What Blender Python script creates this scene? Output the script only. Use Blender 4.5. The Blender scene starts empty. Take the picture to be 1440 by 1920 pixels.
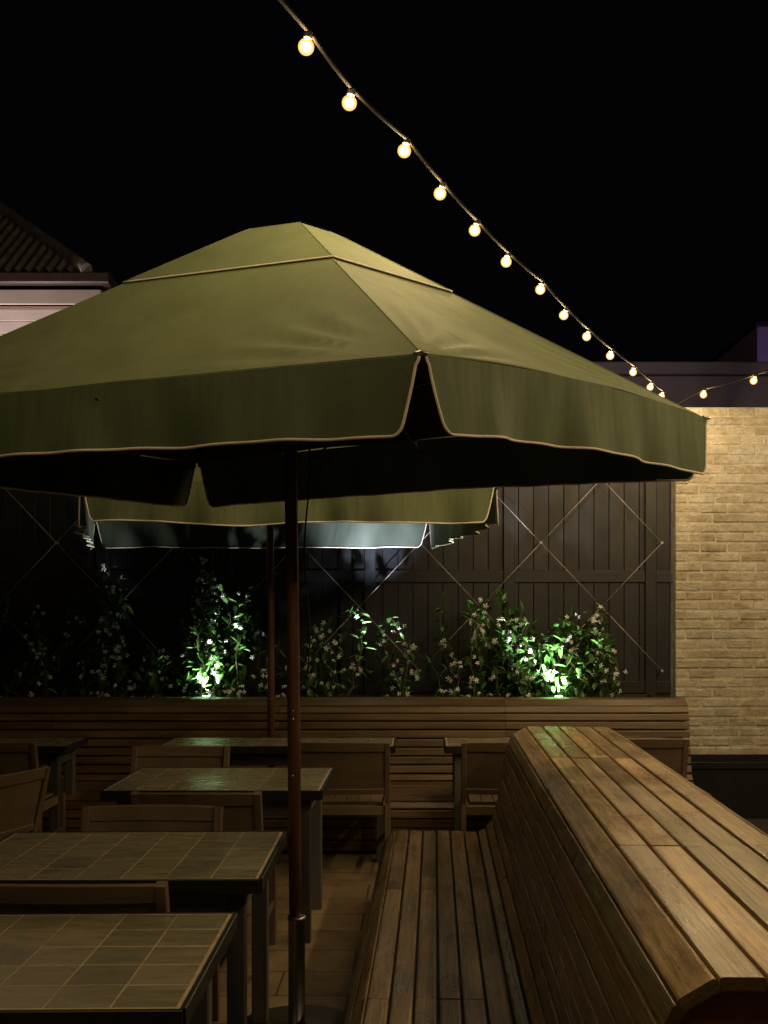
import bpy, math, random
from mathutils import Vector, Matrix, noise
random.seed(7)
S=bpy.context.scene
S.view_settings.view_transform='Standard'; S.view_settings.look='None'; S.view_settings.exposure=0
COL=S.collection
R=random.random
def U(a,b): return a+(b-a)*random.random()

# ---------------------------------------------------------------- geometry helper
class G:
    def __init__(s): s.v=[];s.f=[];s.uv=[];s.t=[];s.sm=[]
    def poly(s,idx,uv,t=.5,sm=False):
        s.f.append(tuple(idx)); s.uv.append(list(uv)); s.t.append(t); s.sm.append(sm)
    def prism(s,o,Ux,Vx,W,pts,L,t=None,cap=True):
        if t is None: t=R()
        o=Vector(o);Ux=Vector(Ux);Vx=Vector(Vx);W=Vector(W)
        b=len(s.v);n=len(pts);ou=U(0,50);ov=U(0,50)
        for k in (0,L):
            for p in pts: s.v.append(o+Ux*p[0]+Vx*p[1]+W*k)
        per=[0]
        for i in range(n): per.append(per[-1]+math.dist(pts[i],pts[(i+1)%n]))
        for i in range(n):
            j=(i+1)%n
            s.poly((b+i,b+j,b+n+j,b+n+i),[(ou,ov+per[i]),(ou,ov+per[i+1]),(ou+L,ov+per[i+1]),(ou+L,ov+per[i])],t)
        if cap:
            s.poly([b+i for i in range(n)][::-1],[(ou+pts[i][0],ov+pts[i][1]) for i in range(n)][::-1],t*.7)
            s.poly([b+n+i for i in range(n)],[(ou+p[0],ov+p[1]) for p in pts],t*.7)
    def beam(s,p0,p1,w,h,up=(0,0,1),bev=.003,t=None):
        p0=Vector(p0);p1=Vector(p1);W=(p1-p0);L=W.length;W.normalize()
        up=Vector(up)
        if abs(W.dot(up))>.99: up=Vector((0,1,0))
        Ux=W.cross(up).normalized();Vx=Ux.cross(W).normalized()
        a=w/2;c=h/2;e=min(bev,a*.6,c*.6)
        pts=[(-a+e,-c),(a-e,-c),(a,-c+e),(a,c-e),(a-e,c),(-a+e,c),(-a,c-e),(-a,-c+e)]
        s.prism(p0,Ux,Vx,W,pts[::-1] if Ux.cross(Vx).dot(W)<0 else pts,L,t)
    def box(s,x0,x1,y0,y1,z0,z1,bev=.003,t=None,axis=None):
        d=[x1-x0,y1-y0,z1-z0]
        a=d.index(max(d)) if axis is None else axis
        c=[(x0+x1)/2,(y0+y1)/2,(z0+z1)/2]
        p=list(c);q=list(c);lo=[x0,y0,z0];hi=[x1,y1,z1];p[a]=lo[a];q[a]=hi[a]
        if a==2: s.beam(p,q,d[0],d[1],(0,1,0),bev,t)
        elif a==0: s.beam(p,q,d[1],d[2],(0,0,1),bev,t)
        else: s.beam(p,q,d[0],d[2],(0,0,1),bev,t)
    def tube(s,pts,r,n=8,t=.5,closed=False):
        pts=[Vector(p) for p in pts];m=len(pts);b=len(s.v)
        prev=None;L=0
        rr=r if isinstance(r,(list,tuple)) else [r]*m
        for k,p in enumerate(pts):
            T=(pts[min(k+1,m-1)]-pts[max(k-1,0)]).normalized()
            if prev is None:
                a=Vector((0,0,1)) if abs(T.z)<.9 else Vector((1,0,0))
                N=T.cross(a).normalized()
            else:
                N=(prev-T*prev.dot(T)).normalized()
            prev=N;B=T.cross(N)
            for i in range(n):
                an=2*math.pi*i/n
                s.v.append(p+(N*math.cos(an)+B*math.sin(an))*rr[k])
        for k in range(m-1):
            l=(pts[k+1]-pts[k]).length
            for i in range(n):
                j=(i+1)%n
                s.poly((b+k*n+i,b+k*n+j,b+(k+1)*n+j,b+(k+1)*n+i),[(L,i*.02),(L,i*.02+.02),(L+l,i*.02+.02),(L+l,i*.02)],t,True)
            L+=l
        s.poly([b+i for i in range(n)][::-1],[(0,0)]*n,t)
        s.poly([b+(m-1)*n+i for i in range(n)],[(0,0)]*n,t)
    def lathe(s,c,prof,n=16,t=.5,sm=True):
        b=len(s.v);c=Vector(c);m=len(prof)
        for r,z in prof:
            for i in range(n):
                an=2*math.pi*i/n
                s.v.append(c+Vector((r*math.cos(an),r*math.sin(an),z)))
        for k in range(m-1):
            for i in range(n):
                j=(i+1)%n
                s.poly((b+k*n+i,b+k*n+j,b+(k+1)*n+j,b+(k+1)*n+i),[(i*.05,k*.05)]*4,t,sm)
        s.poly([b+i for i in range(n)][::-1],[(0,0)]*n,t)
        s.poly([b+(m-1)*n+i for i in range(n)],[(0,0)]*n,t)
    def grid(s,fn,na,nb,t=.5,sm=True,uvf=None,flip=False):
        b=len(s.v)
        for i in range(na+1):
            for j in range(nb+1): s.v.append(Vector(fn(i/na,j/nb)))
        for i in range(na):
            for j in range(nb):
                a=b+i*(nb+1)+j
                idx=(a,a+nb+1,a+nb+2,a+1)
                if uvf: uv=[uvf(i/na,j/nb),uvf((i+1)/na,j/nb),uvf((i+1)/na,(j+1)/nb),uvf(i/na,(j+1)/nb)]
                else: uv=[(s.v[k].x+s.v[k].y*.3,s.v[k].z+s.v[k].y) for k in idx]
                if flip: idx=idx[::-1];uv=uv[::-1]
                s.poly(idx,uv,t,sm)
    def obj(s,name,mat,parent=None,loc=(0,0,0),off=(0,0,0)):
        me=bpy.data.meshes.new(name)
        o=Vector(off)
        me.from_pydata([tuple(Vector(v)-o) for v in s.v],[],s.f)
        uvl=me.uv_layers.new(name="UVMap")
        flat=[]
        for u in s.uv:
            for a in u: flat+= [a[0],a[1]]
        uvl.data.foreach_set("uv",flat)
        ca=me.color_attributes.new("tint",'FLOAT_COLOR','CORNER')
        fl=[]
        for f,t in zip(s.f,s.t): fl+=[t,t,t,1]*len(f)
        ca.data.foreach_set("color",fl)
        me.polygons.foreach_set("use_smooth",s.sm)
        me.materials.append(mat); me.update()
        ob=bpy.data.objects.new(name,me); COL.objects.link(ob); ob.location=loc
        if parent: ob.parent=parent
        return ob
def thing(name,label,cat,loc=(0,0,0),rot=0,group=None):
    e=bpy.data.objects.new(name,None); COL.objects.link(e); e.location=loc; e.rotation_euler=(0,0,rot)
    e.empty_display_size=.2
    tag(e,label,cat,group); return e
def tag(o,label,cat,group=None):
    o["label"]=label;o["category"]=cat
    if group:o["group"]=group
def clone(src,loc,rot=0,label=None):
    n=src.copy(); COL.objects.link(n); n.location=loc; n.rotation_euler=(0,0,rot)
    if label: n["label"]=label
    for c in list(src.children):
        k=c.copy(); COL.objects.link(k); k.parent=n
        for c2 in list(c.children):
            k2=c2.copy(); COL.objects.link(k2); k2.parent=k
    return n

# ---------------------------------------------------------------- materials
def mat(name):
    m=bpy.data.materials.new(name);m.use_nodes=True
    nt=m.node_tree;b=nt.nodes['Principled BSDF'];return m,nt,b
def nd(nt,t,**k):
    n=nt.nodes.new(t)
    for a,v in k.items(): setattr(n,a,v)
    return n
def ramp(nt,fac,stops):
    r=nd(nt,'ShaderNodeValToRGB');e=r.color_ramp.elements
    while len(e)<len(stops): e.new(.5)
    for i,(p,c) in enumerate(stops): e[i].position=p;e[i].color=(*c,1)
    nt.links.new(fac,r.inputs[0]);return r.outputs[0]
def mixc(nt,fac,a,b,mode='MIX'):
    m=nd(nt,'ShaderNodeMix',data_type='RGBA',blend_type=mode)
    for i,v in ((0,fac),(6,a),(7,b)):
        if hasattr(v,'links'): nt.links.new(v,m.inputs[i])
        else: m.inputs[i].default_value=v if i==0 else (*v,1)
    return m.outputs[2]
def noise_n(nt,vec,scale,detail=4,rough=.55,mapscale=None,dist=0):
    if mapscale:
        mp=nd(nt,'ShaderNodeMapping');mp.inputs['Scale'].default_value=mapscale
        nt.links.new(vec,mp.inputs[0]);vec=mp.outputs[0]
    n=nd(nt,'ShaderNodeTexNoise');n.inputs['Scale'].default_value=scale;n.inputs['Detail'].default_value=detail;n.inputs['Roughness'].default_value=rough
    n.inputs['Distortion'].default_value=dist
    nt.links.new(vec,n.inputs['Vector']);return n.outputs['Fac']
def bump(nt,b,h,st,dist=.01,prev=None):
    bm=nd(nt,'ShaderNodeBump');bm.inputs['Strength'].default_value=st;bm.inputs['Distance'].default_value=dist
    nt.links.new(h,bm.inputs['Height'])
    if prev is not None: nt.links.new(prev,bm.inputs['Normal'])
    nt.links.new(bm.outputs[0],b.inputs['Normal']);return bm.outputs[0]
def uvn(nt): return nd(nt,'ShaderNodeTexCoord').outputs['UV']
def obn(nt): return nd(nt,'ShaderNodeTexCoord').outputs['Object']
def tint(nt): return nd(nt,'ShaderNodeVertexColor',layer_name='tint').outputs[0]

def wood(name,dark,mid,light,rough=.45,bs=.35,tr=((.42,.40,.38),(.95,.94,.92),(1.75,1.65,1.5)),weather=0):
    m,nt,b=mat(name);uv=uvn(nt)
    g=noise_n(nt,uv,1,6,.6,(2.2,85,1))
    g2=noise_n(nt,uv,1,3,.5,(1.0,16,1))
    blot=noise_n(nt,uv,2.2,3,.5)
    add=nd(nt,'ShaderNodeMath',operation='ADD');nt.links.new(g,add.inputs[0]);nt.links.new(g2,add.inputs[1])
    h=nd(nt,'ShaderNodeMath',operation='MULTIPLY');h.inputs[1].default_value=.5;nt.links.new(add.outputs[0],h.inputs[0])
    c=ramp(nt,h.outputs[0],[(.32,dark),(.5,mid),(.68,light)])
    t=tint(nt)
    tv=ramp(nt,t,[(0,tr[0]),(.55,tr[1]),(1,tr[2])])
    c=mixc(nt,1.,c,tv,'MULTIPLY')
    bl=ramp(nt,blot,[(.35,(.75,.74,.73)),(.6,(1.08,1.06,1.05))])
    c=mixc(nt,.8,c,bl,'MULTIPLY')
    if weather:
        w1=noise_n(nt,uv,1,7,.8,(7,55,1),.3)
        wm=ramp(nt,w1,[(.47,(0,0,0)),(.57,(1,1,1))])
        mm=nd(nt,'ShaderNodeMath',operation='MULTIPLY');mm.inputs[1].default_value=weather;nt.links.new(wm,mm.inputs[0])
        c=mixc(nt,mm.outputs[0],c,(.45,.44,.43),'MULTIPLY')
        sp=noise_n(nt,uv,150,2,.5)
        c=mixc(nt,.5,c,ramp(nt,sp,[(.35,(.7,.7,.7)),(.65,(1.2,1.2,1.2))]),'MULTIPLY')
    nt.links.new(c,b.inputs['Base Color'])
    rr=ramp(nt,blot,[(.3,(rough-.08,)*3),(.7,(rough+.14,)*3)])
    nt.links.new(rr,b.inputs['Roughness'])
    bump(nt,b,g,bs,.004)
    return m
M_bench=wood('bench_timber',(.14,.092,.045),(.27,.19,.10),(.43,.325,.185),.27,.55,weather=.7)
M_bank=wood('banquette_timber',(.06,.038,.018),(.115,.073,.034),(.18,.122,.06),.36,.4,((.7,.68,.66),(.95,.94,.92),(1.25,1.2,1.15)))
M_chair=wood('chair_timber',(.095,.067,.042),(.14,.10,.064),(.185,.14,.09),.5,.2,((.9,.9,.9),(1,1,1),(1.1,1.1,1.1)))
M_pole=wood('pole_timber',(.07,.033,.02),(.115,.053,.032),(.16,.08,.05),.32)
M_rib=wood('dark_rib_timber',(.02,.012,.008),(.03,.018,.012),(.04,.025,.016),.5)
M_end=wood('end_panel_timber',(.16,.055,.03),(.24,.085,.05),(.32,.13,.08),.5)
M_leg=wood('painted_leg_timber',(.055,.055,.06),(.085,.085,.09),(.115,.115,.118),.5,.2)
M_fence=wood('stained_fence_timber',(.0055,.0055,.0095),(.0085,.0083,.0135),(.0135,.013,.020),.5,.4,((.75,.75,.78),(.95,.95,.95),(1.2,1.2,1.2)))
M_core=mat('dark_core')[0];M_core.node_tree.nodes['Principled BSDF'].inputs['Base Color'].default_value=(.005,.004,.0035,1)

def plain(name,col,rough=.5,metal=0,var=.25,sc=20,bs=.1):
    m,nt,b=mat(name);ob=obn(nt)
    n=noise_n(nt,ob,sc,5,.6)
    c=ramp(nt,n,[(.3,tuple(x*(1-var) for x in col)),(.7,tuple(x*(1+var) for x in col))])
    nt.links.new(c,b.inputs['Base Color']);b.inputs['Roughness'].default_value=rough;b.inputs['Metallic'].default_value=metal
    if bs: bump(nt,b,n,bs,.004)
    return m
M_steel=plain('black_steel',(.02,.02,.022),.4,.3)
M_chrome=plain('brushed_metal',(.30,.28,.27),.35,1.,.15)
M_cable=plain('black_cable',(.007,.0055,.004),.9,0,.1,30,0)
M_cable.node_tree.nodes['Principled BSDF'].inputs['Specular IOR Level'].default_value=.04
M_socket=plain('black_socket',(.004,.004,.004),.8,0,.1,20,0)
M_wire=plain('trellis_wire',(.36,.31,.31),.5,.3)
M_rope=plain('cord',(.02,.017,.014),.8)
M_soil=plain('soil',(.03,.02,.014),.95,0,.5,40,.8)
M_trim=plain('cream_piping',(.66,.60,.50),.75,0,.12,60)

def fabric(name,a,bcol,wr=.35,trans=0,vert=False,inner_shade=(.13,.16,.17)):
    m,nt,b=mat(name);ob=obn(nt);uv=uvn(nt)
    n=noise_n(nt,ob,2.2,5,.6)
    f=noise_n(nt,ob,220,2,.5)
    c=ramp(nt,n,[(.3,a),(.7,bcol)])
    st=noise_n(nt,uv if vert else ob,1 if vert else 5,5,.65,(9,4,1) if vert else (1,1,1))
    c=mixc(nt,.32 if vert else .5,c,ramp(nt,st,[(.35,(.80,.80,.82)),(.65,(1.12,1.12,1.10))]),'MULTIPLY')
    c=mixc(nt,.35,c,ramp(nt,f,[(.3,(.7,.7,.7)),(.7,(1.25,1.25,1.25))]),'MULTIPLY')
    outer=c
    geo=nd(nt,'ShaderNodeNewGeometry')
    dark=mixc(nt,1.,c,inner_shade,'MULTIPLY')  # under-canopy shade painted into the inner face colour
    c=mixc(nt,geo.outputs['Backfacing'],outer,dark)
    nt.links.new(c,b.inputs['Base Color']);b.inputs['Roughness'].default_value=.72
    b.inputs['Specular IOR Level'].default_value=.25
    b.inputs['Sheen Weight'].default_value=.06
    w=noise_n(nt,uv if vert else ob,1 if vert else 4,3,.5,(5,1.0,1) if vert else (1.,1.,1.))
    p=bump(nt,b,w,wr,.03)
    p=bump(nt,b,f,.15,.001,p)
    if trans:
        tr=nd(nt,'ShaderNodeBsdfTranslucent');nt.links.new(outer,tr.inputs[0]);nt.links.new(p,tr.inputs['Normal'])
        mx=nd(nt,'ShaderNodeMixShader');mx.inputs[0].default_value=trans
        nt.links.new(b.outputs[0],mx.inputs[1]);nt.links.new(tr.outputs[0],mx.inputs[2])
        nt.links.new(mx.outputs[0],nt.nodes['Material Output'].inputs[0])
    return m
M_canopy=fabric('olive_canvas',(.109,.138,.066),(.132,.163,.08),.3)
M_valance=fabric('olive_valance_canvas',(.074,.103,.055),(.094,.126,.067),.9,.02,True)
M_valance2=fabric('thin_olive_valance_canvas',(.095,.12,.064),(.12,.145,.076),1.,.08,True,(.42,.42,.62))  # last tuple paints shade on the inner face

def tile_mat():
    m,nt,b=mat('glazed_tile');uv=uvn(nt)
    n=noise_n(nt,uv,1,5,.65,(7,26,1));t=tint(nt)
    c=ramp(nt,n,[(.3,(.145,.13,.09)),(.5,(.185,.165,.115)),(.72,(.24,.21,.15))])
    c=mixc(nt,1.,c,ramp(nt,t,[(0,(.8,.82,.82)),(1,(1.13,1.11,1.07))]),'MULTIPLY')
    nt.links.new(c,b.inputs['Base Color'])
    nt.links.new(ramp(nt,n,[(.3,(.20,)*3),(.7,(.40,)*3)]),b.inputs['Roughness'])
    bump(nt,b,n,.2,.002);return m
M_tile=tile_mat()
M_grout=plain('grout',(.36,.285,.185),.85)
def brick_mat():
    m,nt,b=mat('painted_brick');ob=obn(nt);t=tint(nt)
    n=noise_n(nt,ob,8,9,.8,(1,1,1.8),.8);n2=noise_n(nt,ob,60,4,.6)
    big=noise_n(nt,ob,2.5,3,.6)
    s=nd(nt,'ShaderNodeMath',operation='ADD');nt.links.new(n,s.inputs[0])
    t2=nd(nt,'ShaderNodeMath',operation='MULTIPLY_ADD');nt.links.new(t,t2.inputs[0]);t2.inputs[1].default_value=.13;t2.inputs[2].default_value=-.065
    nt.links.new(t2.outputs[0],s.inputs[1])
    c=ramp(nt,s.outputs[0],[(.38,(.68,.64,.55)),(.50,(.58,.53,.43)),(.60,(.48,.41,.31)),(.72,(.33,.25,.17))])
    c=mixc(nt,.8,c,ramp(nt,big,[(.3,(.72,.72,.72)),(.7,(1.16,1.16,1.16))]),'MULTIPLY')
    c=mixc(nt,.6,c,ramp(nt,n2,[(.35,(.76,.74,.72)),(.65,(1.13,1.13,1.13))]),'MULTIPLY')
    nt.links.new(c,b.inputs['Base Color']);b.inputs['Roughness'].default_value=.85
    p=bump(nt,b,n,1.,.025);bump(nt,b,n2,.9,.007,p);return m
M_brick=brick_mat()
M_mortar=plain('painted_mortar',(.49,.44,.35),.9,0,.35,14,.9)
def leaf_mat():
    m,nt,b=mat('jasmine_leaf');t=tint(nt)
    c=ramp(nt,t,[(0,(.03,.08,.018)),(.6,(.058,.15,.034)),(1,(.13,.25,.075))])
    nt.links.new(c,b.inputs['Base Color']);b.inputs['Roughness'].default_value=.27
    tr=nd(nt,'ShaderNodeBsdfTranslucent');nt.links.new(c,tr.inputs[0])
    mx=nd(nt,'ShaderNodeMixShader');mx.inputs[0].default_value=.3
    nt.links.new(b.outputs[0],mx.inputs[1]);nt.links.new(tr.outputs[0],mx.inputs[2])
    nt.links.new(mx.outputs[0],nt.nodes['Material Output'].inputs[0]);return m
M_leaf=leaf_mat()
M_stem=plain('vine_stem',(.08,.06,.03),.8)
M_petal=plain('white_petal',(.76,.79,.80),.6,0,.05,20,0)
def paver():
    m,nt,b=mat('courtyard_pavers');ob=obn(nt)
    br=nd(nt,'ShaderNodeTexBrick');br.offset=.5
    for k,v in (('Scale',1.),('Mortar Size',.006),('Brick Width',.6),('Row Height',.3)): br.inputs[k].default_value=v
    br.inputs['Color1'].default_value=(.21,.155,.09,1);br.inputs['Color2'].default_value=(.26,.195,.115,1);br.inputs['Mortar'].default_value=(.08,.06,.04,1)
    nt.links.new(ob,br.inputs[0]);n=noise_n(nt,ob,6,6,.7)
    c=mixc(nt,.8,br.outputs[0],ramp(nt,n,[(.3,(.5,.5,.5)),(.7,(1.2,1.15,1.1))]),'MULTIPLY')
    nt.links.new(c,b.inputs['Base Color']);b.inputs['Roughness'].default_value=.55
    bump(nt,b,n,.3,.004);return m
M_paver=paver()
M_ground=plain('asphalt',(.03,.028,.026),.9,0,.3,12,.3)
def emis(name,col,st):
    m=bpy.data.materials.new(name);m.use_nodes=True;nt=m.node_tree
    nt.nodes.remove(nt.nodes['Principled BSDF'])
    e=nd(nt,'ShaderNodeEmission');e.inputs[0].default_value=(*col,1);e.inputs[1].default_value=st
    tr=nd(nt,'ShaderNodeBsdfTransparent');a=nd(nt,'ShaderNodeAddShader')
    nt.links.new(e.outputs[0],a.inputs[0]);nt.links.new(tr.outputs[0],a.inputs[1])
    nt.links.new(a.outputs[0],nt.nodes['Material Output'].inputs[0]);return m
M_bulb=emis('glowing_bulb_glass',(1,.56,.15),.75)
M_fila=emis('glowing_filament',(1,.74,.34),2.2)
M_lens=emis('spotlight_lens',(.9,1,.92),12)

# ---------------------------------------------------------------- world / camera
w=bpy.data.worlds.new("World");S.world=w;w.use_nodes=True
bg=w.node_tree.nodes['Background'];bg.inputs[0].default_value=(.38,.36,.55,1);bg.inputs[1].default_value=.0024
cam=bpy.data.cameras.new('camera');co=bpy.data.objects.new('camera',cam);COL.objects.link(co)
co.location=(0,0,1.6);co.rotation_euler=(math.pi/2,0,0)
cam.sensor_fit='VERTICAL';cam.sensor_height=36;cam.lens=2050/1920*36
cam.shift_x=-70/1920;cam.shift_y=180/1920;cam.clip_end=600;cam.clip_start=.05
S.camera=co

# ---------------------------------------------------------------- ground
def sheet(name,x0,x1,y0,y1,z,m):
    g=G();g.v=[Vector(p) for p in ((x0,y0,z),(x1,y0,z),(x1,y1,z),(x0,y1,z))]
    g.poly((0,1,2,3),[(0,0),(1,0),(1,1),(0,1)]);o=g.obj(name,m);o["kind"]="structure";return o
sheet('ground',-250,250,-250,250,0,M_ground)
sheet('courtyard_paving',-7,1.9,-5,9.2,.004,M_paver)

# ---------------------------------------------------------------- benches
def bench(name,label,loc,rot,prof,y0,y1,joints,M,bright=(),topr=None):
    e=thing(name,label,'bench',loc,rot)
    sl=G();js=[y0]+joints+[y1]
    norms=[]
    for k in range(len(prof)-1):
        a=Vector(prof[k]);b=Vector(prof[k+1]);d=(b-a).normalized();n=Vector((-d.y,d.x));norms.append(n)
    for k in range(len(prof)-1):
        a=Vector(prof[k]);b=Vector(prof[k+1]);d=(b-a);L=d.length;d=d.normalized();n=norms[k]
        g=.0042;th=.024;c=.0045
        if L<.02: continue
        cur=[]
        q=0
        while q<len(js)-1:
            q2=q+1
            if q2<len(js)-1 and R()<.25: q2+=1
            cur.append((js[q],js[q2]));q=q2
        for ya,yb in cur:
            ya+=.0012;yb-=.0012
            p0=a+d*g;l=L-2*g
            lift=U(-.0018,.0018)
            pts=[(0,-th),(l,-th),(l,-c+lift),(l-c*.4,-c*.3+lift),(l-c*1.6,lift),(c*1.6,lift),(c*.4,-c*.3+lift),(0,-c+lift)]
            o=Vector((p0.x,ya,p0.y))
            D=Vector((d.x,0,d.y));N=Vector((n.x,0,n.y))
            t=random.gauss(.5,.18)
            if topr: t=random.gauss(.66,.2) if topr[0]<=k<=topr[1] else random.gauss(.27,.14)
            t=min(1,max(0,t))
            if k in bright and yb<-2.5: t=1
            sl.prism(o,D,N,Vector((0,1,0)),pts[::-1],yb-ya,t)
    sl.obj('slats',M,e)
    def off(dd):
        out=[]
        for k,p in enumerate(prof):
            n=(norms[max(0,k-1)]+norms[min(len(norms)-1,k)]).normalized()
            out.append((p[0]-n.x*dd,max(.0,p[1]-n.y*dd)))
        return out
    c=G();c.prism((0,y0+.05,0),(1,0,0),(0,0,1),(0,1,0),off(.026),y1-y0-.1,.5);c.obj('body',M_core,e)
    for yy in (y0+.018,y1-.043):
        p=G();p.prism((0,yy,0),(1,0,0),(0,0,1),(0,1,0),off(.0255),.025,.5);p.obj('end_panel',M_end,e)
    return e
front=[(-.20,.02),(-.218,.10),(-.226,.18),(-.224,.24),(-.212,.30),(-.185,.35),(-.14,.381)]
seat=[(-.14+.0745*i,.381-.001*i) for i in range(1,7)]
back=[(.350,.395),(.384,.44),(.402,.50),(.414,.56),(.425,.62),(.436,.68),(.446,.74),(.457,.80),(.470,.856),(.497,.906),(.571,.95)]
top=[(.571+.0898*i,.95) for i in range(1,6)]
mir=[(1.591-x,z) for x,z in (back[:-1])[::-1]]
prof=front+seat+back+top+mir+[(1.591-x,z) for x,z in seat[::-1]]+[(1.591-x,z) for x,z in front[::-1]]
kb=len(front+seat+back)-1
bench('slatted_bench',"double-sided curved timber slat bench standing on the paving",(0,6.0,0),-.0122,prof,-4.07,0,[-3.0,-2.58,-1.25],M_bench,(kb+1,),(kb-1,kb+5))
profR=front+seat+back+[(.66,.95),(.75,.95),(.752,.85),(.752,.02)]
bench('banquette_bench',"long built-in timber slat bench against the planter",(1.895,7.27,0),math.pi/2,profR,0,7.2,[1.3,2.9,4.5,6.0],M_bank)

# planter
pl=thing('planter_box',"long timber planter box behind the bench, filled with soil",'planter',(-1.7,8.4,0))
g=G();g.box(-5.3,1.86,8.03,8.06,0,.90);g.box(-5.3,1.86,8.84,8.87,0,.90);g.box(1.83,1.86,8.06,8.84,0,.90);g.box(-5.3,-5.27,8.06,8.84,0,.9)
g.obj('box_wall',M_fence,pl,off=(-1.7,8.4,0))
g=G();g.grid(lambda a,b:(-5.26+7.08*a,8.065+.77*b,.86+.03*noise.noise(Vector((a*40,b*6,0)))),120,14)
g.obj('soil',M_soil,pl,off=(-1.7,8.4,0))

# ---------------------------------------------------------------- fence
fe=thing('timber_fence',"tall dark stained timber board fence behind the planter",'fence',(-1.7,8.98,0))
g=G();x=-5.4
while x<2.03:
    wd=.121;g.box(x,min(x+wd,2.05),8.985+U(-.002,.002),9.007,0,3.1,.003);x+=.124
g.obj('boards',M_fence,fe,off=(-1.7,8.98,0))
g=G();g.box(-5.4,2.05,9.008,9.03,0,3.1,axis=2,t=.2);g.obj('backing',M_core,fe,off=(-1.7,8.98,0))
for z in (1.86,.95,2.9):
    g=G();g.box(-5.4,2.05,8.968,8.983,z-.05,z+.05,.003,t=.15);g.obj('rail',M_fence,fe,off=(-1.7,8.98,0))
for x in (-4.9,-3.5,-2.62,-1.75,-.62,-.42,.72,1.88):
    g=G();g.box(x-.045,x+.045,8.949,8.966,0,3.1,.003,t=.4);g.obj('post',M_fence,fe,off=(-1.7,8.98,0))
# trellis
tr=thing('wire_trellis',"diamond pattern steel wire trellis fixed to the fence",'trellis',(-1.7,8.88,0))
g=G();hx=.492;hz=.52;zc=2.13;xr=1.955
P=[]
for i in range(0,15):
    xx=xr-i*hx
    if i%2==0: P.append([(xx,zc),(xx,zc-2*hz)])
    else: P.append([(xx,zc+hz),(xx,zc-hz)])
def seg(a,b): g.tube([(a[0],8.88,a[1]),(b[0],8.88,b[1])],.0034,6)
for i in range(14):
    for a in P[i]:
        for b in P[i+1]:
            if abs(abs(a[1]-b[1])-hz)<.01: seg(a,b)
g.obj('wires',M_wire,tr,off=(-1.7,8.88,0))
for i,p in enumerate(P):
    for a in p:
        if i%2==0 or a[1]>2.5:
            g=G();g.tube([(a[0],8.87,a[1]),(a[0],8.925,a[1])],.011,8);g.obj('anchor',M_wire,tr,off=(-1.7,8.88,0))

# ---------------------------------------------------------------- brick wall
bw=thing('brick_wall',"cream painted brick wall with worn brown patches",'wall',(3.4,8.98,0))
g=G();ch=.079;z=0
for k in range(41):
    x=2.07-(.11 if k%2 else 0)-U(0,.03)
    while x<5.2:
        x0=max(x,2.07);x1=x+.214+U(-.012,.004)
        if x1-x0>.04: g.box(x0+.003,x1-.003,8.902+U(-.006,.005),9.0,z+.004+U(-.002,.002),z+ch-.004+U(-.003,.002),.010,axis=0)
        x+=.221
    z+=ch
g.obj('bricks',M_brick,bw,off=(3.4,8.98,0))
g=G();g.box(2.072,5.2,8.909,9.15,0,z-.004,axis=0);g.obj('mortar',M_mortar,bw,off=(3.4,8.98,0))
tb=thing('steel_planter',"low black steel trough standing against the brick wall",'planter',(2.9,8.55,0))
g=G();g.box(2.0,4.2,8.3,8.33,0,.42);g.box(2.0,4.2,8.8,8.83,0,.42);g.box(2.0,2.03,8.33,8.8,0,.42);g.box(4.17,4.2,8.33,8.8,0,.42);g.box(1.99,4.21,8.285,8.3,.38,.43)
g.obj('trough_wall',M_steel,tb,off=(2.9,8.55,0))
g=G();g.box(2.03,4.17,8.33,8.8,.02,.36,axis=0);g.obj('soil',M_soil,tb,off=(2.9,8.55,0))

# ---------------------------------------------------------------- background buildings
M_pink=plain('pale_painted_weatherboard',(.68,.60,.56),.7,0,.08,3,.1)
M_corr=plain('corrugated_iron',(.26,.24,.235),.5,.1,.4,8,.2)
M_gut=plain('dark_gutter',(.08,.05,.045),.5)
M_par=plain('dark_parapet_render',(.036,.032,.085),.8,0,.15,4,.3)
b1=thing('weatherboard_house',"pale weatherboard house with hipped corrugated iron roof",'house',(-8,16,0))
o=(-8,16,0)
g=G();z=0
while z<5.25:
    g.box(-12,-3.95,13.35,13.4,z,z+.152,.01,axis=0,t=.5);z+=.15
g.box(-12,-3.95,13.4,19,0,5.3,axis=0,t=.5)
g.obj('wall',M_pink,b1,off=o)
g=G();g.box(-12.3,-3.85,13.12,13.16,5.25,5.42);g.box(-12.3,-3.85,13.16,13.35,5.38,5.42);g.obj('fascia',M_pink,b1,off=o)
g=G();g.box(-12.4,-3.72,12.98,13.115,5.46,5.60,.02);g.box(-3.84,-3.72,13.12,19.2,5.46,5.60,.02);g.obj('gutter',M_gut,b1,off=o)
E=Vector((-3.98,13.0,5.56));kk=.80
g=G()
n=700
for i in range(n+1):
    xx=-12.2+8.22*i/n
    zoff=.022*math.sin(2*math.pi*(xx)/.125)
    tt=max(.001,min(3.2,(-3.98-xx),(xx+12.2)))
    g.v.append(Vector((xx,13.0,5.61+zoff)));g.v.append(Vector((xx,13.0+tt,5.61+zoff+kk*tt)))
for i in range(n):
    a=2*i;g.poly((a,a+2,a+3,a+1),[(0,0)]*4,.5,True)
b0=len(g.v);g.v+= [Vector((-3.98,13,5.58)),Vector((-3.98,19.4,5.58)),Vector((-7.18,16.2,5.58+kk*3.2))];g.poly((b0,b0+1,b0+2),[(0,0)]*3)
g.obj('roof',M_corr,b1,off=o)
g=G();pts=[E+Vector((-t,t,kk*t+.07)) for t in [i*.2 for i in range(17)]]
g.tube(pts,[.075+.008*(i%2) for i in range(17)],8);g.obj('ridge_capping',M_corr,b1,off=o)
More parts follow.
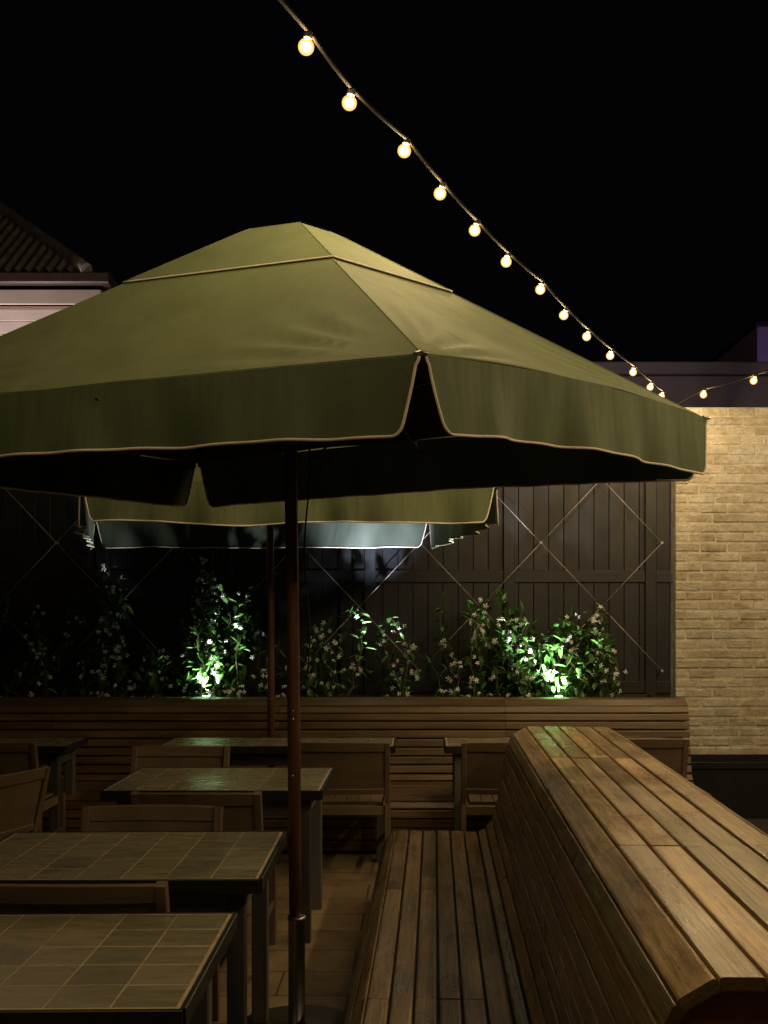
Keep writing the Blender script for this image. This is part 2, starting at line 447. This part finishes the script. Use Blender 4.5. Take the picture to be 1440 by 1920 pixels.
b2=thing('rendered_building',"low dark rendered building with a flat parapet",'building',(4,11,0));o=(4,11,0)
g=G();g.box(.5,9,10,13,0,3.72,axis=0);g.obj('wall',M_par,b2,off=o)
g=G();g.box(.45,9.05,9.93,13.05,3.725,3.84,.01,axis=0);g.obj('parapet_capping',M_par,b2,off=o)
b3=thing('distant_building',"distant mauve rendered upper storey",'building',(9,22,0));o=(9,22,0)
g=G();g.box(6.45,12,21,25,0,7.0,axis=2);g.obj('wall',plain('mauve_render',(.42,.30,.62),.8,0,.1,2),b3,off=o)
g=G();g.box(6.40,12.1,20.9,25.1,7.005,7.08,axis=0);g.obj('roof_edge',M_par,b3,off=o)
e=thing('facade_lamp',"small cool lamp lighting the distant mauve building",'lamp',(7.6,19.6,4.6))
g=G();g.lathe((0,0,0),[(.05,-.1),(.08,0),(.04,.05)],14);g.obj('lamp_shade',M_steel,e)
fl=e
e=thing('roof_vent',"small dark metal roof vents on the parapet building",'vent',(5.0,11.5,3.72))
g=G();g.box(-.25,.3,-.2,.2,0,.42,.01,axis=2);g.obj('vent_box',M_par,e)
g=G();g.tube([(-.5,0,0),(-.5,0,.55)],.012,8);g.obj('vent_pipe',M_par,e)

# ---------------------------------------------------------------- umbrellas
def umbrella(label,corners,O,zcs,vhs,apexz,footx,bul,seed,loose,MV):
    e=thing('patio_umbrella',label,'umbrella',(footx,O[1],0));e["group"]="green patio umbrellas"
    of=(footx,O[1],0);O3=Vector((O[0],O[1],apexz));zc=zcs[0]
    C=[Vector((c[0],c[1],z)) for c,z in zip(corners,zcs)]
    def edge(i,s):
        a=C[i];b=C[(i+1)%4];p=a.lerp(b,s)
        return p+Vector((0,0,bul[i]*4*s*(1-s)))
    def cano(i,s,t,lift=0):
        p=O3.lerp(edge(i,s),t)
        k=math.sin(math.pi*s)
        tt=max(0,(t-.38)/.62)
        p.z-=bul[i]*4*s*(1-s)*t*(1-tt)
        p.z-=.022*math.sin(math.pi*tt)*k**.7
        q=p*1.0
        p.z+=.012*noise.noise(Vector((q.x*2.3+seed,q.y*2.3,i*3)))*k*tt
        for cc in (s,1-s):
            dd=math.hypot(cc,1-t)
            an=math.atan2(1-t,cc+1e-6)
            p.z+=.009*math.sin(an*17+i*2)*math.exp(-((dd-.16)**2)*40)*min(1,cc*12)*min(1,(1-t)*12)
        p.z-=.048*max(0,1-t/.11)**1.5
        p.z+=lift;return p
    g=G()
    for i in range(4): g.grid(lambda a,b,i=i:cano(i,a,.28+.72*b),48,36,flip=True)
    for i in range(4): g.tube([cano(i,0,.28+.72*k/30)+Vector((0,0,.0)) for k in range(31)],.0024,6)
    for i in range(4): g.tube([cano(i,k/30,.995)+Vector((0,0,.0005)) for k in range(31)],.0022,6)
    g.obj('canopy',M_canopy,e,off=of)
    g=G()
    for i in range(4): g.grid(lambda a,b,i=i:cano(i,a,.003+.377*b,.008),24,24,flip=True)
    for i in range(4): g.tube([cano(i,0,.09+.29*k/10,.0078) for k in range(11)],.0024,6)
    g.grid(lambda a,b:(cano(0,a,.088,.014)).lerp(cano(2,1-a,.088,.014),b)+Vector((0,0,.012*math.sin(math.pi*a)*math.sin(math.pi*b))),8,8)
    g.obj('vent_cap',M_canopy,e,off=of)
    g=G()
    for i in range(4): g.tube([cano(i,k/24,.381,.0085) for k in range(25)],.0029,6)
    g.obj('cap_piping',M_trim,e,off=of)
    cen=sum(C,Vector())/4
    for i in range(4):
        a=C[i];b=C[(i+1)%4];d=(b-a).normalized();L=(b-a).length
        n=Vector((d.y,-d.x,0)).normalized()
        if n.dot((a+b)/2-cen)<0:n=-n
        def uof(q): return .5-.5*math.cos(math.pi*q)
        def depth(s):
            vh=vhs[i]+(vhs[(i+1)%4]-vhs[i])*s
            dd=min(s,1-s)*L-.012
            if dd<.010: return vh*(.10*(max(0,dd)/.010)**.5+.02)
            if dd<.048:
                return vh*(.12+.76*((dd-.010)/.038)**.85)
            x=min(1,(dd-.048)/.036);return vh*(.88+.12*(1-(1-x)**2.4))
        def pt(s,wv):
            vh=vhs[0]
            s2=.012/L+s*(1-.024/L)
            p=edge(i,s2);dp=depth(s2);h=dp*wv
            rip=.014*math.sin(s2*L*9+i*2+seed)+.036*noise.noise(Vector((s2*L*2.6,i*5+seed,0)))+.010*math.sin(s2*L*27+seed+2*noise.noise(Vector((s2*4,i,1))))
            if seed: rip=.05*noise.noise(Vector((s2*L*3.1,i*5+seed,0)))+.016*math.sin(s2*L*17+4*noise.noise(Vector((s2*5,1,1))))
            endf=min(1,min(s2,1-s2)*L/.25)
            p=p+n*(wv**1.3*(.015+loose*rip*(.35+.65*endf)))*min(1,dp/vh)
            if seed and i==2: p=p+d*(.06*wv*math.sin(math.pi*s2))
            p.z-=h+.004*loose*noise.noise(Vector((s2*L*3,i,seed+3)))*wv
            if seed: p.z-=.025*wv*math.sin(math.pi*s2)+.02*wv*noise.noise(Vector((s2*L*1.7,i,9)))+(.03*wv*(1-endf) if i in(1,3) else 0)
            return p
        g=G()
        NN=170
        g.grid(lambda q,wv:pt(uof(q),wv),NN,12,uvf=lambda q,wv:(uof(q)*L+i*7,wv*.2+i*3),flip=True)
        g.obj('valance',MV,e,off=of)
        g=G();g.tube([pt(uof(k/NN),1) for k in range(NN+1)],.0045,6)
        g.obj('valance_piping',M_trim,e,off=of)
    for c in C:
        g=G();dirv=(c-O3);dirv.z=0;dirv.normalize();q=c+Vector((0,0,.006))
        s=Vector((-dirv.y,dirv.x,0))
        g.tube([q-dirv*.035-s*.016,q-dirv*.01-s*.02,q+dirv*.004-s*.008,q+dirv*.004+s*.008,q-dirv*.01+s*.02,q-dirv*.035+s*.016],.0035,6)
        g.lathe(q-dirv*.02,[(.009,0),(.009,.006),(.004,.01)],10)
        g.obj('corner_clip',M_chrome,e,off=of)
    hub=Vector((O[0],O[1],apexz-.14));low=Vector((O[0],O[1],zc-.02))
    for i in range(4):
        g=G();g.beam(hub,C[i]+Vector((0,0,-.035))+(O3-C[i]).normalized()*.05,.02,.03);mid=hub.lerp(C[i],.55)+Vector((0,0,-.03))
        g.beam(low,mid,.016,.024);g.obj('rib',M_rib,e,off=of)
        m=(C[i]+C[(i+1)%4])/2
        g=G();g.beam(hub,m+Vector((0,0,-.05)),.018,.026);g.beam(low,hub.lerp(m,.55)+Vector((0,0,-.05)),.016,.022);g.obj('rib',M_rib,e,off=of)
    for pf in ([(.03,zc-.07),(.045,zc-.06),(.045,zc+.01),(.03,zc+.02)],[(.03,apexz-.21),(.045,apexz-.20),(.045,apexz-.13),(.03,apexz-.12)]):
        g=G();g.lathe((O[0],O[1],0),pf,16);g.obj('hub',M_steel,e,off=of)
    g=G();g.tube([(footx,O[1],.02),(footx+(O[0]-footx)*.5,O[1],1.3),(O[0],O[1],zc),(O[0],O[1],apexz-.12)],.024,20)
    g.obj('pole',M_pole,e,off=of)
    for z in (1.19,1.22,.98):
        g=G();g.lathe((footx+(O[0]-footx)*.5,O[1]-.0245,z),[(.0045,-.004),(.0045,.004)],8);g.obj('pole_bolt',M_chrome,e,off=of)
    g=G();g.lathe((footx,O[1],.004),[(.24,0),(.24,.03),(.23,.04),(.05,.045),(.031,.06),(.031,.435),(.034,.44),(.034,.452),(.026,.453)],32)
    g.obj('base',M_chrome,e,off=of)
    return e
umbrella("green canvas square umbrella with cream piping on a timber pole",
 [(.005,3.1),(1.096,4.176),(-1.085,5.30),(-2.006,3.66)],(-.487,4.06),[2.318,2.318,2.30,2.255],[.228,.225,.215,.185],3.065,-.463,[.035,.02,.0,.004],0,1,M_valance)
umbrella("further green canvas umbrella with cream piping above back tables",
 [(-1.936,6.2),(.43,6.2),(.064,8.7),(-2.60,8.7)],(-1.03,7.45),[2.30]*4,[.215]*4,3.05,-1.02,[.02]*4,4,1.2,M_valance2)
e=thing('adjusting_cord',"thin dark cord hanging loose beside the umbrella pole",'rope',(-.42,4.03,1.6))
g=G();g.tube([(-.42+.01*math.sin(k*.4),4.02,2.28-.04*k) for k in range(24)],.0035,6);g.obj('cord_strand',M_rope,e,off=(-.42,4.03,1.6))
g=G();g.tube([(-.36+.035*math.sin(k*.5),4.0+.02*math.cos(k*.5),2.3-.012*k-.05*math.sin(k*.25)) for k in range(26)],.0035,6)
g.obj('cord_strand',M_rope,e,off=(-.42,4.03,1.6))

# ---------------------------------------------------------------- tables
def table(name,label,nx,ny,ts,loc,rot):
    e=thing(name,label,'table',loc,rot,"tiled patio tables")
    W=nx*ts+.03;D=ny*ts+.03
    g=G()
    for i in range(nx):
        for j in range(ny):
            x=-W/2+.015+i*ts;y=-D/2+.015+j*ts
            z=.74+U(-.0006,.0006)
            g.box(x+.0023,x+ts-.0023,y+.0023,y+ts-.0023,.728,z,.002,axis=0)
    g.obj('tiled_top',M_tile,e)
    g=G();g.box(-W/2+.004,W/2-.004,-D/2+.004,D/2-.004,.70,.7387,axis=0);g.obj('grout_bed',M_grout,e)
    g=G();a=W/2;b=D/2
    g.box(-a,a,-b-.006,-b+.008,.695,.7405,.002);g.box(-a,a,b-.008,b+.006,.695,.7405,.002)
    g.box(-a-.006,-a+.008,-b+.0085,b-.0085,.695,.7403,.002);g.box(a-.008,a+.006,-b+.0085,b-.0085,.695,.7403,.002)
    g.obj('steel_edge',M_steel,e)
    g=G();i=.075
    g.box(-a+i,a-i,-b+i-.01,-b+i+.015,.61,.694,.003);g.box(-a+i,a-i,b-i-.015,b-i+.01,.61,.694,.003)
    g.box(-a+i-.01,-a+i+.015,-b+i+.02,b-i-.02,.61,.694,.003);g.box(a-i-.015,a-i+.01,-b+i+.02,b-i-.02,.61,.694,.003)
    g.obj('apron',M_leg,e)
    for sx in (-1,1):
        for sy in (-1,1):
            g=G();x=sx*(a-.085);y=sy*(b-.085);g.box(x-.029,x+.029,y-.029,y+.029,.004,.6935,.004);g.obj('leg',M_leg,e)
    return e
t1=table('dining_table',"square tiled dining table with grey timber legs",7,5,.1435,(-1.035,2.705,0),.017)
clone(t1,(-1.035,3.83,0),.017);clone(t1,(-.99,5.52,0),.0)
t2=table('long_table',"long tiled dining table set against the banquette bench",10,3,.143,(-.90,7.03,0),0)
clone(t2,(.88,7.03,0),0);clone(t2,(-2.95,7.03,0),0)

# ---------------------------------------------------------------- chairs
def chair(loc,rot,label):
    e=thing('timber_chair',label,'chair',loc,rot,"timber dining chairs")
    w=.262
    g=G()
    for i in range(6):
        x=-.22+i*.074;g.box(x,x+.071,-.19,.235,.425,.443,.003,t=.5)
    g.box(-.25,.25,.215,.24,.37,.424);g.box(-.25,.25,-.235,-.21,.37,.424)
    g.box(-.25,-.228,-.20,.21,.37,.424);g.box(.228,.25,-.20,.21,.37,.424)
    g.obj('seat',M_chair,e)
    g=G()
    def yb(x,z): return -.235-.10*max(0,(z-.44))/.4-.022*(1-(x/w)**2)
    def slab(z0,z1,th,wx,dy=0):
        n=20
        def P(a,zz,side): 
            x=-wx+2*wx*a;return (x,yb(x,zz)+dy+side*th/2,zz)
        b=len(g.v)
        for k in range(n+1):
            a=k/n
            zt=z1+(.004*(1-(2*a-1)**2) if z1>.8 else 0)
            for zz,sd in ((z0,-1),(zt-.004,-1),(zt,-.5),(zt,.5),(zt-.004,1),(z0,1)):
                g.v.append(Vector(P(a,zz,sd)))
        for k in range(n):
            for m in range(6):
                i0=b+k*6+m;i1=b+k*6+(m+1)%6
                g.poly((i0,i1,i1+6,i0+6),[(k*.03,m*.05),(k*.03,m*.05+.05),(k*.03+.03,m*.05+.05),(k*.03+.03,m*.05)],.6)
        g.poly([b+m for m in range(6)][::-1],[(0,0)]*6,.6);g.poly([b+n*6+m for m in range(6)],[(0,0)]*6,.6)
    slab(.762,.815,.026,w);slab(.50,.535,.02,w-.012);slab(.536,.7615,.010,w-.014,.002)
    g.obj('backrest',M_chair,e)
    for sx in (-1,1):
        g=G();g.beam((sx*.247,.225,.004),(sx*.247,.222,.425),.036,.036,up=(0,1,0));g.obj('leg',M_chair,e)
        g=G();g.beam((sx*.26,-.25,.004),(sx*.26,-.232,.44),.032,.042,up=(0,1,0));g.beam((sx*.26,-.232,.4402),(sx*.26,-.33,.815),.032,.036,up=(0,1,0));g.obj('leg',M_chair,e)
        g=G();g.beam((sx*.25,-.20,.2),(sx*.25,.2,.2),.018,.03);g.obj('stretcher',M_chair,e)
    return e
L1="timber chair with curved panel back tucked under a tiled table"
c0=chair((-.46,6.72,0),0,L1)
for x,y,r,l in ((-1.36,5.86,math.pi,L1),(.51,6.72,0,"timber chair with curved panel back beside the slatted bench"),(-2.53,6.72,0,L1),(1.33,6.9,0,L1),
  (-.955,4.97,0,L1),(-1.06,3.99,math.pi,L1),(-1.0,3.44,0,L1),(-2.26,5.3,1.15,"timber chair turned sideways beside a tiled table")):
    clone(c0,(x,y,0),r,l)

# ---------------------------------------------------------------- jasmine
env=[(-120,1150),(0,1140),(60,1155),(130,1120),(200,1066),(240,1140),(275,1235),(320,1205),(350,1180),(375,1058),(400,1100),(440,1130),(480,1180),(560,1225),(600,1160),(640,1145),(690,1150),(715,1190),(742,1160),(775,1215),(800,1225),(830,1130),(860,1170),(900,1130),(935,1105),(975,1150),(1010,1185),(1050,1160),(1120,1135),(1150,1200),(1165,1300)]
def zenv(X,Y=8.5):
    px=790+2050*X/Y
    for (a,b),(c,d) in zip(env,env[1:]):
        if a<=px<=c:
            py=b+(d-b)*(px-a)/(c-a);return 1.6+(1140-py)*Y/2050
    return 1.55 if px<0 else .9
def leaf(g,p,d,up,L,W,t):
    d=d.normalized();s=d.cross(up)
    if s.length<.05: s=d.cross(Vector((1,0,0)))
    s.normalize();n=s.cross(d)
    b=len(g.v)
    f=.25;cv=-.12
    for a,c,h in ((0,0,0),(.3,.5,f),(.7,.42,f),(1,0,0),(.7,-.42,f),(.3,-.5,f)):
        g.v.append(p+d*(a*L)+s*(c*W)+n*(abs(c)*W*h*1.4+cv*L*a*a))
    g.poly((b,b+1,b+2,b+3),[(0,0)]*4,t);g.poly((b,b+3,b+4,b+5),[(0,0)]*4,t)
def flower(g,p,d):
    d=d.normalized();a=d.cross(Vector((0,0,1)))
    if a.length<.05:a=Vector((1,0,0))
    a.normalize();c=d.cross(a);r=U(.016,.023);ph=U(0,6)
    for k in range(5):
        an=ph+k*2*math.pi/5+U(-.15,.15);an2=an+.42;rr=r*U(.8,1.1)
        e1=a*math.cos(an)+c*math.sin(an);e2=a*math.cos(an2)+c*math.sin(an2);em=a*math.cos(an-.25)+c*math.sin(an-.25)
        b=len(g.v);g.v+=[p+d*.002,p+em*rr*.6+d*.003,p+e1*rr*1.15-d*rr*U(0,.6),p+e2*rr*.75+d*.004]
        g.poly((b,b+1,b+2,b+3),[(0,0)]*4,.5)
def rdir(z=0): 
    v=Vector((random.gauss(0,1),random.gauss(0,1),random.gauss(0,1)+z));return v.normalized()
LF=lambda:(U(.065,.115),U(.030,.048))
def X_at(px,Y=8.5): return (px-790)*Y/2050
sprigs=[(375,1052),(392,1075),(200,1064),(215,1085),(935,1103),(905,1125),(742,1158),(1120,1133),(830,1128),(640,1143),(455,1110),(60,1150),(1145,1190)]
xs=[(-4.1,6,60),(-3.45,6,60),(-2.95,6,80),(-2.45,7,90),(-2.0,4,40),(-1.60,11,260),(-1.1,3,30),(-.68,4,45),(-.15,3,25),(.3,4,40),(.66,11,210),(1.0,17,520),(1.3,11,240)]
for pi,(xc,ns,nf) in enumerate(xs):
    e=thing('jasmine_plant',"climbing star jasmine with small white flowers in the planter",'plant',(xc,8.4,.87));e["group"]="star jasmine plants along the planter"
    gl=G();gf=G();gs=G();of=(xc,8.4,.87)
    mine=[sp for sp in sprigs if min(range(len(xs)),key=lambda j:abs(xs[j][0]-X_at(sp[0])))==pi]
    for st in range(ns+len(mine)):
        spr=st>=ns
        x0=xc+U(-.16,.16);y0=U(8.15,8.6);tx=x0+random.gauss(0,.15)
        zt=zenv(tx);hgt=max(.12,(zt-.88)*(U(.4,1.03) if st>3 else U(.95,1.03)))
        if spr:
            px,py=mine[st-ns];tx=X_at(px);hgt=1.6+(1140-py)*8.5/2050-.86;x0=tx+U(-.12,.12)
        n=max(5,int(hgt/.045));pts=[Vector((x0,y0,.86))]
        wob=Vector((0,0,0));ph=U(0,6)
        for k in range(n):
            f=(k+1)/n;wob+=Vector((random.gauss(0,.006 if spr else .018),random.gauss(0,.010),0))
            q=Vector((x0+(tx-x0)*f+.04*math.sin(f*5+ph),y0+(8.66-y0)*f*.7,.86+hgt*f))+wob
            q.y=min(q.y,8.72)
            if not spr and q.z>zenv(q.x)+.03: break
            pts.append(q)
            cl=noise.noise(Vector((q.x*5,q.y*3,q.z*5+pi)))
            cnt=3 if cl>.05 else (1 if R()<.75 else 0)
            if f>.85: cnt=max(cnt,2)
            if spr: cnt=2
            for m in range(cnt):
                d=rdir(.15);l,wd=LF()
                if spr: l*=.85;wd*=.85
                leaf(gl,q+d*.01+rdir()*U(0,.06 if cl>0 and not spr else .01),d,Vector((0,0,1)),l,wd,min(1,max(0,random.gauss(.5,.25))))
            if R()<(.33 if cl>0 or spr else .13):
                d=Vector((random.gauss(0,.6),-1,U(-.2,.8)))
                for m in range(random.randint(1,3)): flower(gf,q+Vector((U(-.05,.05),-U(.03,.09),U(-.02,.05))),d+rdir()*.5)
        if len(pts)>2: gs.tube(pts,[.005*(1-.6*i/len(pts)) for i in range(len(pts))],5)
    for m in range(nf):
        x=xc+random.gauss(0,.15);y=U(8.16,8.66);zt=zenv(x);hh=(zt-.9)
        if hh<.05: continue
        z=.88+hh*.8*R()**1.25
        if noise.noise(Vector((x*5,y*3,z*5)))<.0: continue
        d=rdir(.2);l,wd=LF();leaf(gl,Vector((x,y,z)),d,Vector((0,0,1)),l,wd,min(1,max(0,random.gauss(.45,.25))))
        if R()<.06: flower(gf,Vector((x,y-.06,z+.02)),Vector((0,-1,.4))+rdir()*.6)
    gl.obj('foliage',M_leaf,e,off=of);gs.obj('stems',M_stem,e,off=of)
    fo=gf.obj('flowers',M_petal,e,off=of);fo["kind"]="stuff"

# ---------------------------------------------------------------- lights
def light(kind,loc,pw,col,rad=.02,parent=None,**k):
    l=bpy.data.lights.new('lamp_light',kind);l.energy=pw;l.color=col
    l.shadow_soft_size=rad
    o=bpy.data.objects.new('lamp_light',l);COL.objects.link(o);o.location=loc
    for a,v in k.items(): setattr(l,a,v)
    if parent: o.parent=parent
    return o
WARM=(1,.71,.35)
light('POINT',(0,0,.2),30,(.6,.5,1),.08,fl)
def sx(Y): return -1.92+.443*Y
bp=[]
for px,py in ((574,88),(655,193),(758,283),(825,363),(890,432),(949,491),(1013,543),(1057,591),(1100,631),(1144,667),(1187,698),(1219,726),(1240,743)):
    r=(px-790)/2050;Y=1.92/(.443-r);bp.append(Vector((r*Y,Y,1.6+(1140-py)*Y/2050)))
for k in range(9):
    Y=3.1-.42*k;bp.insert(0,Vector((sx(Y),Y,bp[0].z+.05 if k<1 else bp[0].z+.02)))  # unseen bulbs added overhead and behind the camera to light the canopy
sec=[Vector((2.09,8.1,3.18)),Vector((2.34,7.7,3.20))]
p=Vector((2.62,7.2,3.24))
for k in range(11): sec.append(p.copy());p=p+Vector((-.02,-.60,.01))  # unseen bulbs added beyond the view to light the bench top
def cpts(b,ends):
    L=[ends[0]]+[q+Vector((0.014,0,.044)) for q in b]+[ends[1]]
    out=[]
    for a,c in zip(L,L[1:]):
        for k in range(4):
            f=k/4;q=a.lerp(c,f);q.z-=.006*math.sin(math.pi*f);out.append(q)
    out.append(L[-1]);return out
def strand(label,pts):
    e=thing('festoon_cable',label,'string lights',pts[0])
    g=G();g.tube(pts,.0075,12);g.obj('cable',M_cable,e,off=pts[0])
anchor=Vector((1.93,8.88,3.17))
strand("string light cable sagging above the umbrellas",cpts(bp,(bp[0]+Vector((-.2,-.5,.1)),anchor)))
strand("string light cable running above the painted brick wall",cpts(sec,(anchor,sec[-1]+Vector((.1,-.5,.1)))))
def bulb(loc,tilt):
    e=thing('festoon_bulb',"glowing warm round bulb hanging from the cable",'light bulb',loc,0,"festoon bulbs on the cables")
    e.rotation_euler=(tilt[0],tilt[1],0)
    for r,m,nm in ((.0255,M_bulb,'bulb_glass'),(.0165,M_fila,'filament')):
        g=G();prof=[(.001,-r)]
        for k in range(1,17):
            a=-math.pi/2+math.pi*k/17;prof.append((r*math.cos(a),r*math.sin(a)))
        g.lathe((0,0,0),prof,24);g.obj(nm,m,e)
    g=G();g.lathe((0,0,0),[(.012,.0262),(.0135,.0275),(.0135,.044),(.011,.048)],14)
    g.obj('socket',M_socket,e);return e
b0=bulb(bp[0],(0,0))
bulbs=[b0]
for q in bp[1:]+sec:
    o=clone(b0,q,0);o.rotation_euler=(U(-.2,.2),U(.15,.4),0);bulbs.append(o)
for i,(o,q) in enumerate(zip(bulbs,bp+sec)):
    pw=10.5
    if i<9: pw=5.5
    if i>=len(bp): pw=9 if q.y>6.4 else 28
    light('POINT',(0,0,0),pw,WARM,.009,o)
def uplight(x,y,pw,col,aim,size=110,z=.89,lens=True,blend=.6):
    e=thing('garden_spotlight',"small black garden spotlight glowing in the planter soil",'spotlight',(x,y,z),0,"garden spotlights in the planter")
    g=G();g.lathe((0,0,0),[(.008,-.05),(.008,0),(.03,.005),(.034,.03),(.034,.055),(.031,.055),(.031,.05)],18);g.obj('housing',M_steel,e)
    g=G();g.lathe((0,0,.0505),[(.03,0),(.028,.004),(.012,.007)],18);g.obj('lens',M_lens if lens else M_chrome,e)
    l=light('SPOT',(0,0,.062),pw,col,.02,e,spot_size=math.radians(size),spot_blend=blend)
    l.rotation_euler=Vector(aim).to_track_quat('-Z','Y').to_euler()
uplight(-1.60,8.12,130,(.90,1,.87),(0,.10,1),110)
uplight(1.02,8.12,240,(.90,1,.87),(-.04,.10,1),110)
uplight(-.30,8.10,1000,(.80,.87,1),(-.06,.44,1),44,.86,False,1.0)
e=thing('wall_lamp',"small lamp lighting the weatherboard wall",'lamp',(-5.2,12.6,3.2))
g=G();g.lathe((0,0,0),[(.05,-.1),(.08,0),(.04,.05)],14);g.obj('lamp_shade',M_steel,e)
light('POINT',(0,-.0,.25),150,(1,.82,.80),.08,e)
